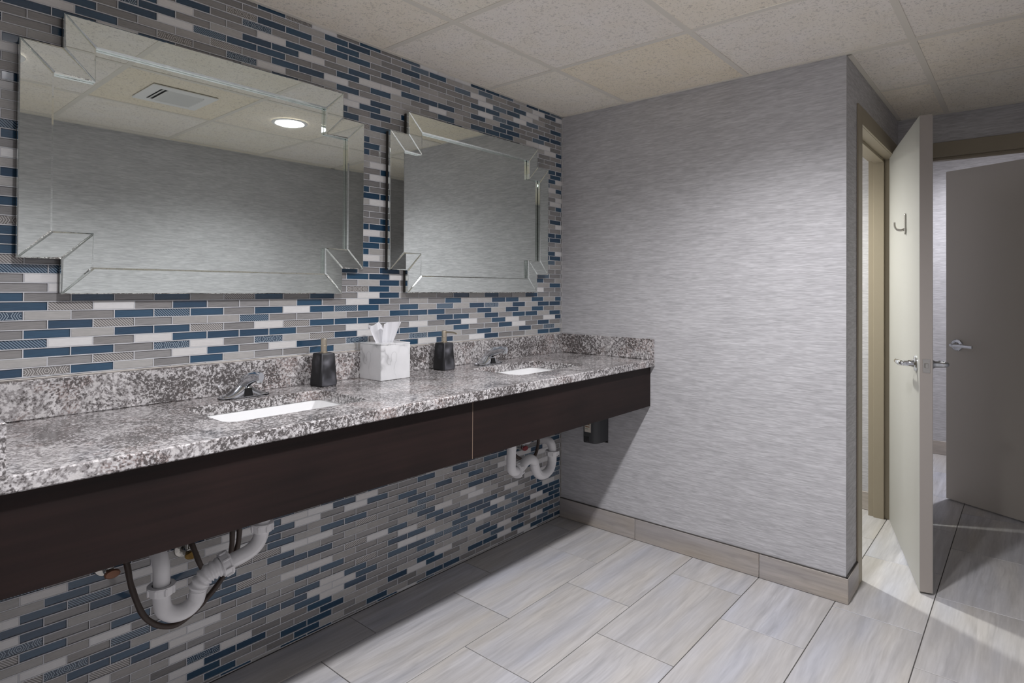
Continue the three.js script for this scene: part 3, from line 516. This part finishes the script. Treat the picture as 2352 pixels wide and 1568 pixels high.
// small dark unit on the papered wall under the counter
{
  const d = thing('wall_dispenser', 'dark grey plastic unit with sticker on the papered wall under the counter', 'dispenser', [-0.0015, 0.455, 0.262]);
  const sh = slab([[-0.043, 0], [0.043, 0], [0.043, 0.2], [-0.043, 0.2]], 0.006, 0.001, 0); sh.rotateY(-Math.PI / 2);
  mesh('back_plate', sh, M.black, d);
  const prof = new THREE.Shape(); prof.moveTo(-0.006, -0.041); prof.lineTo(-0.006, 0.041); prof.lineTo(-0.05, 0.041); prof.quadraticCurveTo(-0.095, 0.04, -0.103, 0.018); prof.lineTo(-0.105, 0.008); prof.lineTo(-0.105, -0.036); prof.lineTo(-0.1, -0.041); prof.closePath();
  const body = new THREE.ExtrudeGeometry(prof, { depth: 0.182, bevelEnabled: true, bevelSize: 0.002, bevelThickness: 0.002, bevelSegments: 1 }); body.rotateX(-Math.PI / 2); body.scale(1, 1, -1); body.translate(0, 0.012, 0);
  { const ix = body.index; if (!ix) { const p = body.attributes.position.array, u = body.attributes.uv.array; for (let i = 0; i < p.length; i += 9) for (let k = 0; k < 3; k++) [p[i + 3 + k], p[i + 6 + k]] = [p[i + 6 + k], p[i + 3 + k]]; for (let i = 0; i < u.length; i += 6) for (let k = 0; k < 2; k++) [u[i + 2 + k], u[i + 4 + k]] = [u[i + 4 + k], u[i + 2 + k]]; body.computeVertexNormals(); } }
  mesh('housing', toCreasedNormals(body, 0.5), M.plasticDark, d);
  for (let i = 0; i < 4; i++) mesh('vent_slot', box(-0.1078, -0.104, 0.018, 0.042, -0.034 + i * 0.008, -0.0305 + i * 0.008, 0.0004), M.black, d);
  const cv = document.createElement('canvas'); cv.width = 128; cv.height = 128; const c = cv.getContext('2d');
  c.fillStyle = '#d8d0c4'; c.fillRect(0, 0, 128, 128); c.fillStyle = '#8a6a4a'; for (const y of [30, 52, 74]) c.fillRect(14, y, 100 - (y % 20), 9); c.fillStyle = '#9aa08c'; c.fillRect(14, 94, 60, 8);
  const st = new THREE.CanvasTexture(cv); st.colorSpace = THREE.SRGBColorSpace;
  const pl = new THREE.PlaneGeometry(0.038, 0.07); pl.rotateY(-Math.PI / 2); pl.translate(-0.1076, 0.1, -0.013);
  mesh('sticker', pl, std({ map: st, roughness: 0.7 }), d);
}
// ------------------------------------------------------------------ ceiling lamps and vent
LAMPS.forEach(([x, z, I, col], i) => {
  const l = thing('recessed_light', ['round white recessed ceiling light by the papered wall', 'round white recessed ceiling light by the stub wall', 'round white ceiling light in the small room', 'round white ceiling light in the corridor'][i], 'ceiling light', [x, i === 3 ? 2.4565 : CEIL - 0.0035, z], 0, 'round ceiling lights');
  mesh('trim_ring', turned([[0.076, 0.0], [0.08, -0.006], [0.098, -0.003], [0.1, 0], [0.076, 0]], [0, 0, 0], [0, 1, 0], 48), M.white, l);
  mesh('lens', turned([[0, -0.02], [0.03, -0.018], [0.058, -0.011], [0.0755, 0], [0, 0]], [0, 0, 0], [0, 1, 0], 48), std({ color: 0xffffff, emissive: col, emissiveIntensity: 34, roughness: 0.5 }), l);
  const a = new THREE.SpotLight(col, I, 0, 1.33, 1, 2); a.position.set(0, -0.05, 0); a.target.position.set(0, -2, 0); a.castShadow = true; a.shadow.radius = 2.2; a.shadow.mapSize.set(1024, 1024); l.add(a, a.target);
});
{
  const v = thing('air_vent', 'square white ceiling air vent with slanted louvres', 'air vent', [-1.525, CEIL - 0.003, 1.32]);
  mesh('face_plate', slab(ring(0, 0, 0.3, 0.3, 0.006), 0.006, 0.002, 0, [ring(0, 0, 0.2, 0.2, 0.004).reverse()]).rotateX(Math.PI / 2), M.white, v);
  mesh('duct', box(-0.1, 0.1, -0.0005, 0.0006, -0.1, 0.1), M.plasticDark, v);
  for (let i = 0; i < 7; i++) { const b = box(-0.068, 0.098, -0.0008, 0.0008, -0.009, 0.009); b.rotateX(0.75); b.translate(0, -0.007, -0.082 + i * 0.027); mesh('louvre', b, M.white, v); }
  for (let i = 0; i < 2; i++) { const b = box(-0.011, 0.011, -0.0008, 0.0008, -0.098, 0.098); b.rotateZ(0.5); b.translate(-0.09 + i * 0.02, -0.007, 0); mesh('louvre', b, M.white, v); }
}
renderer.render(scene, camera);
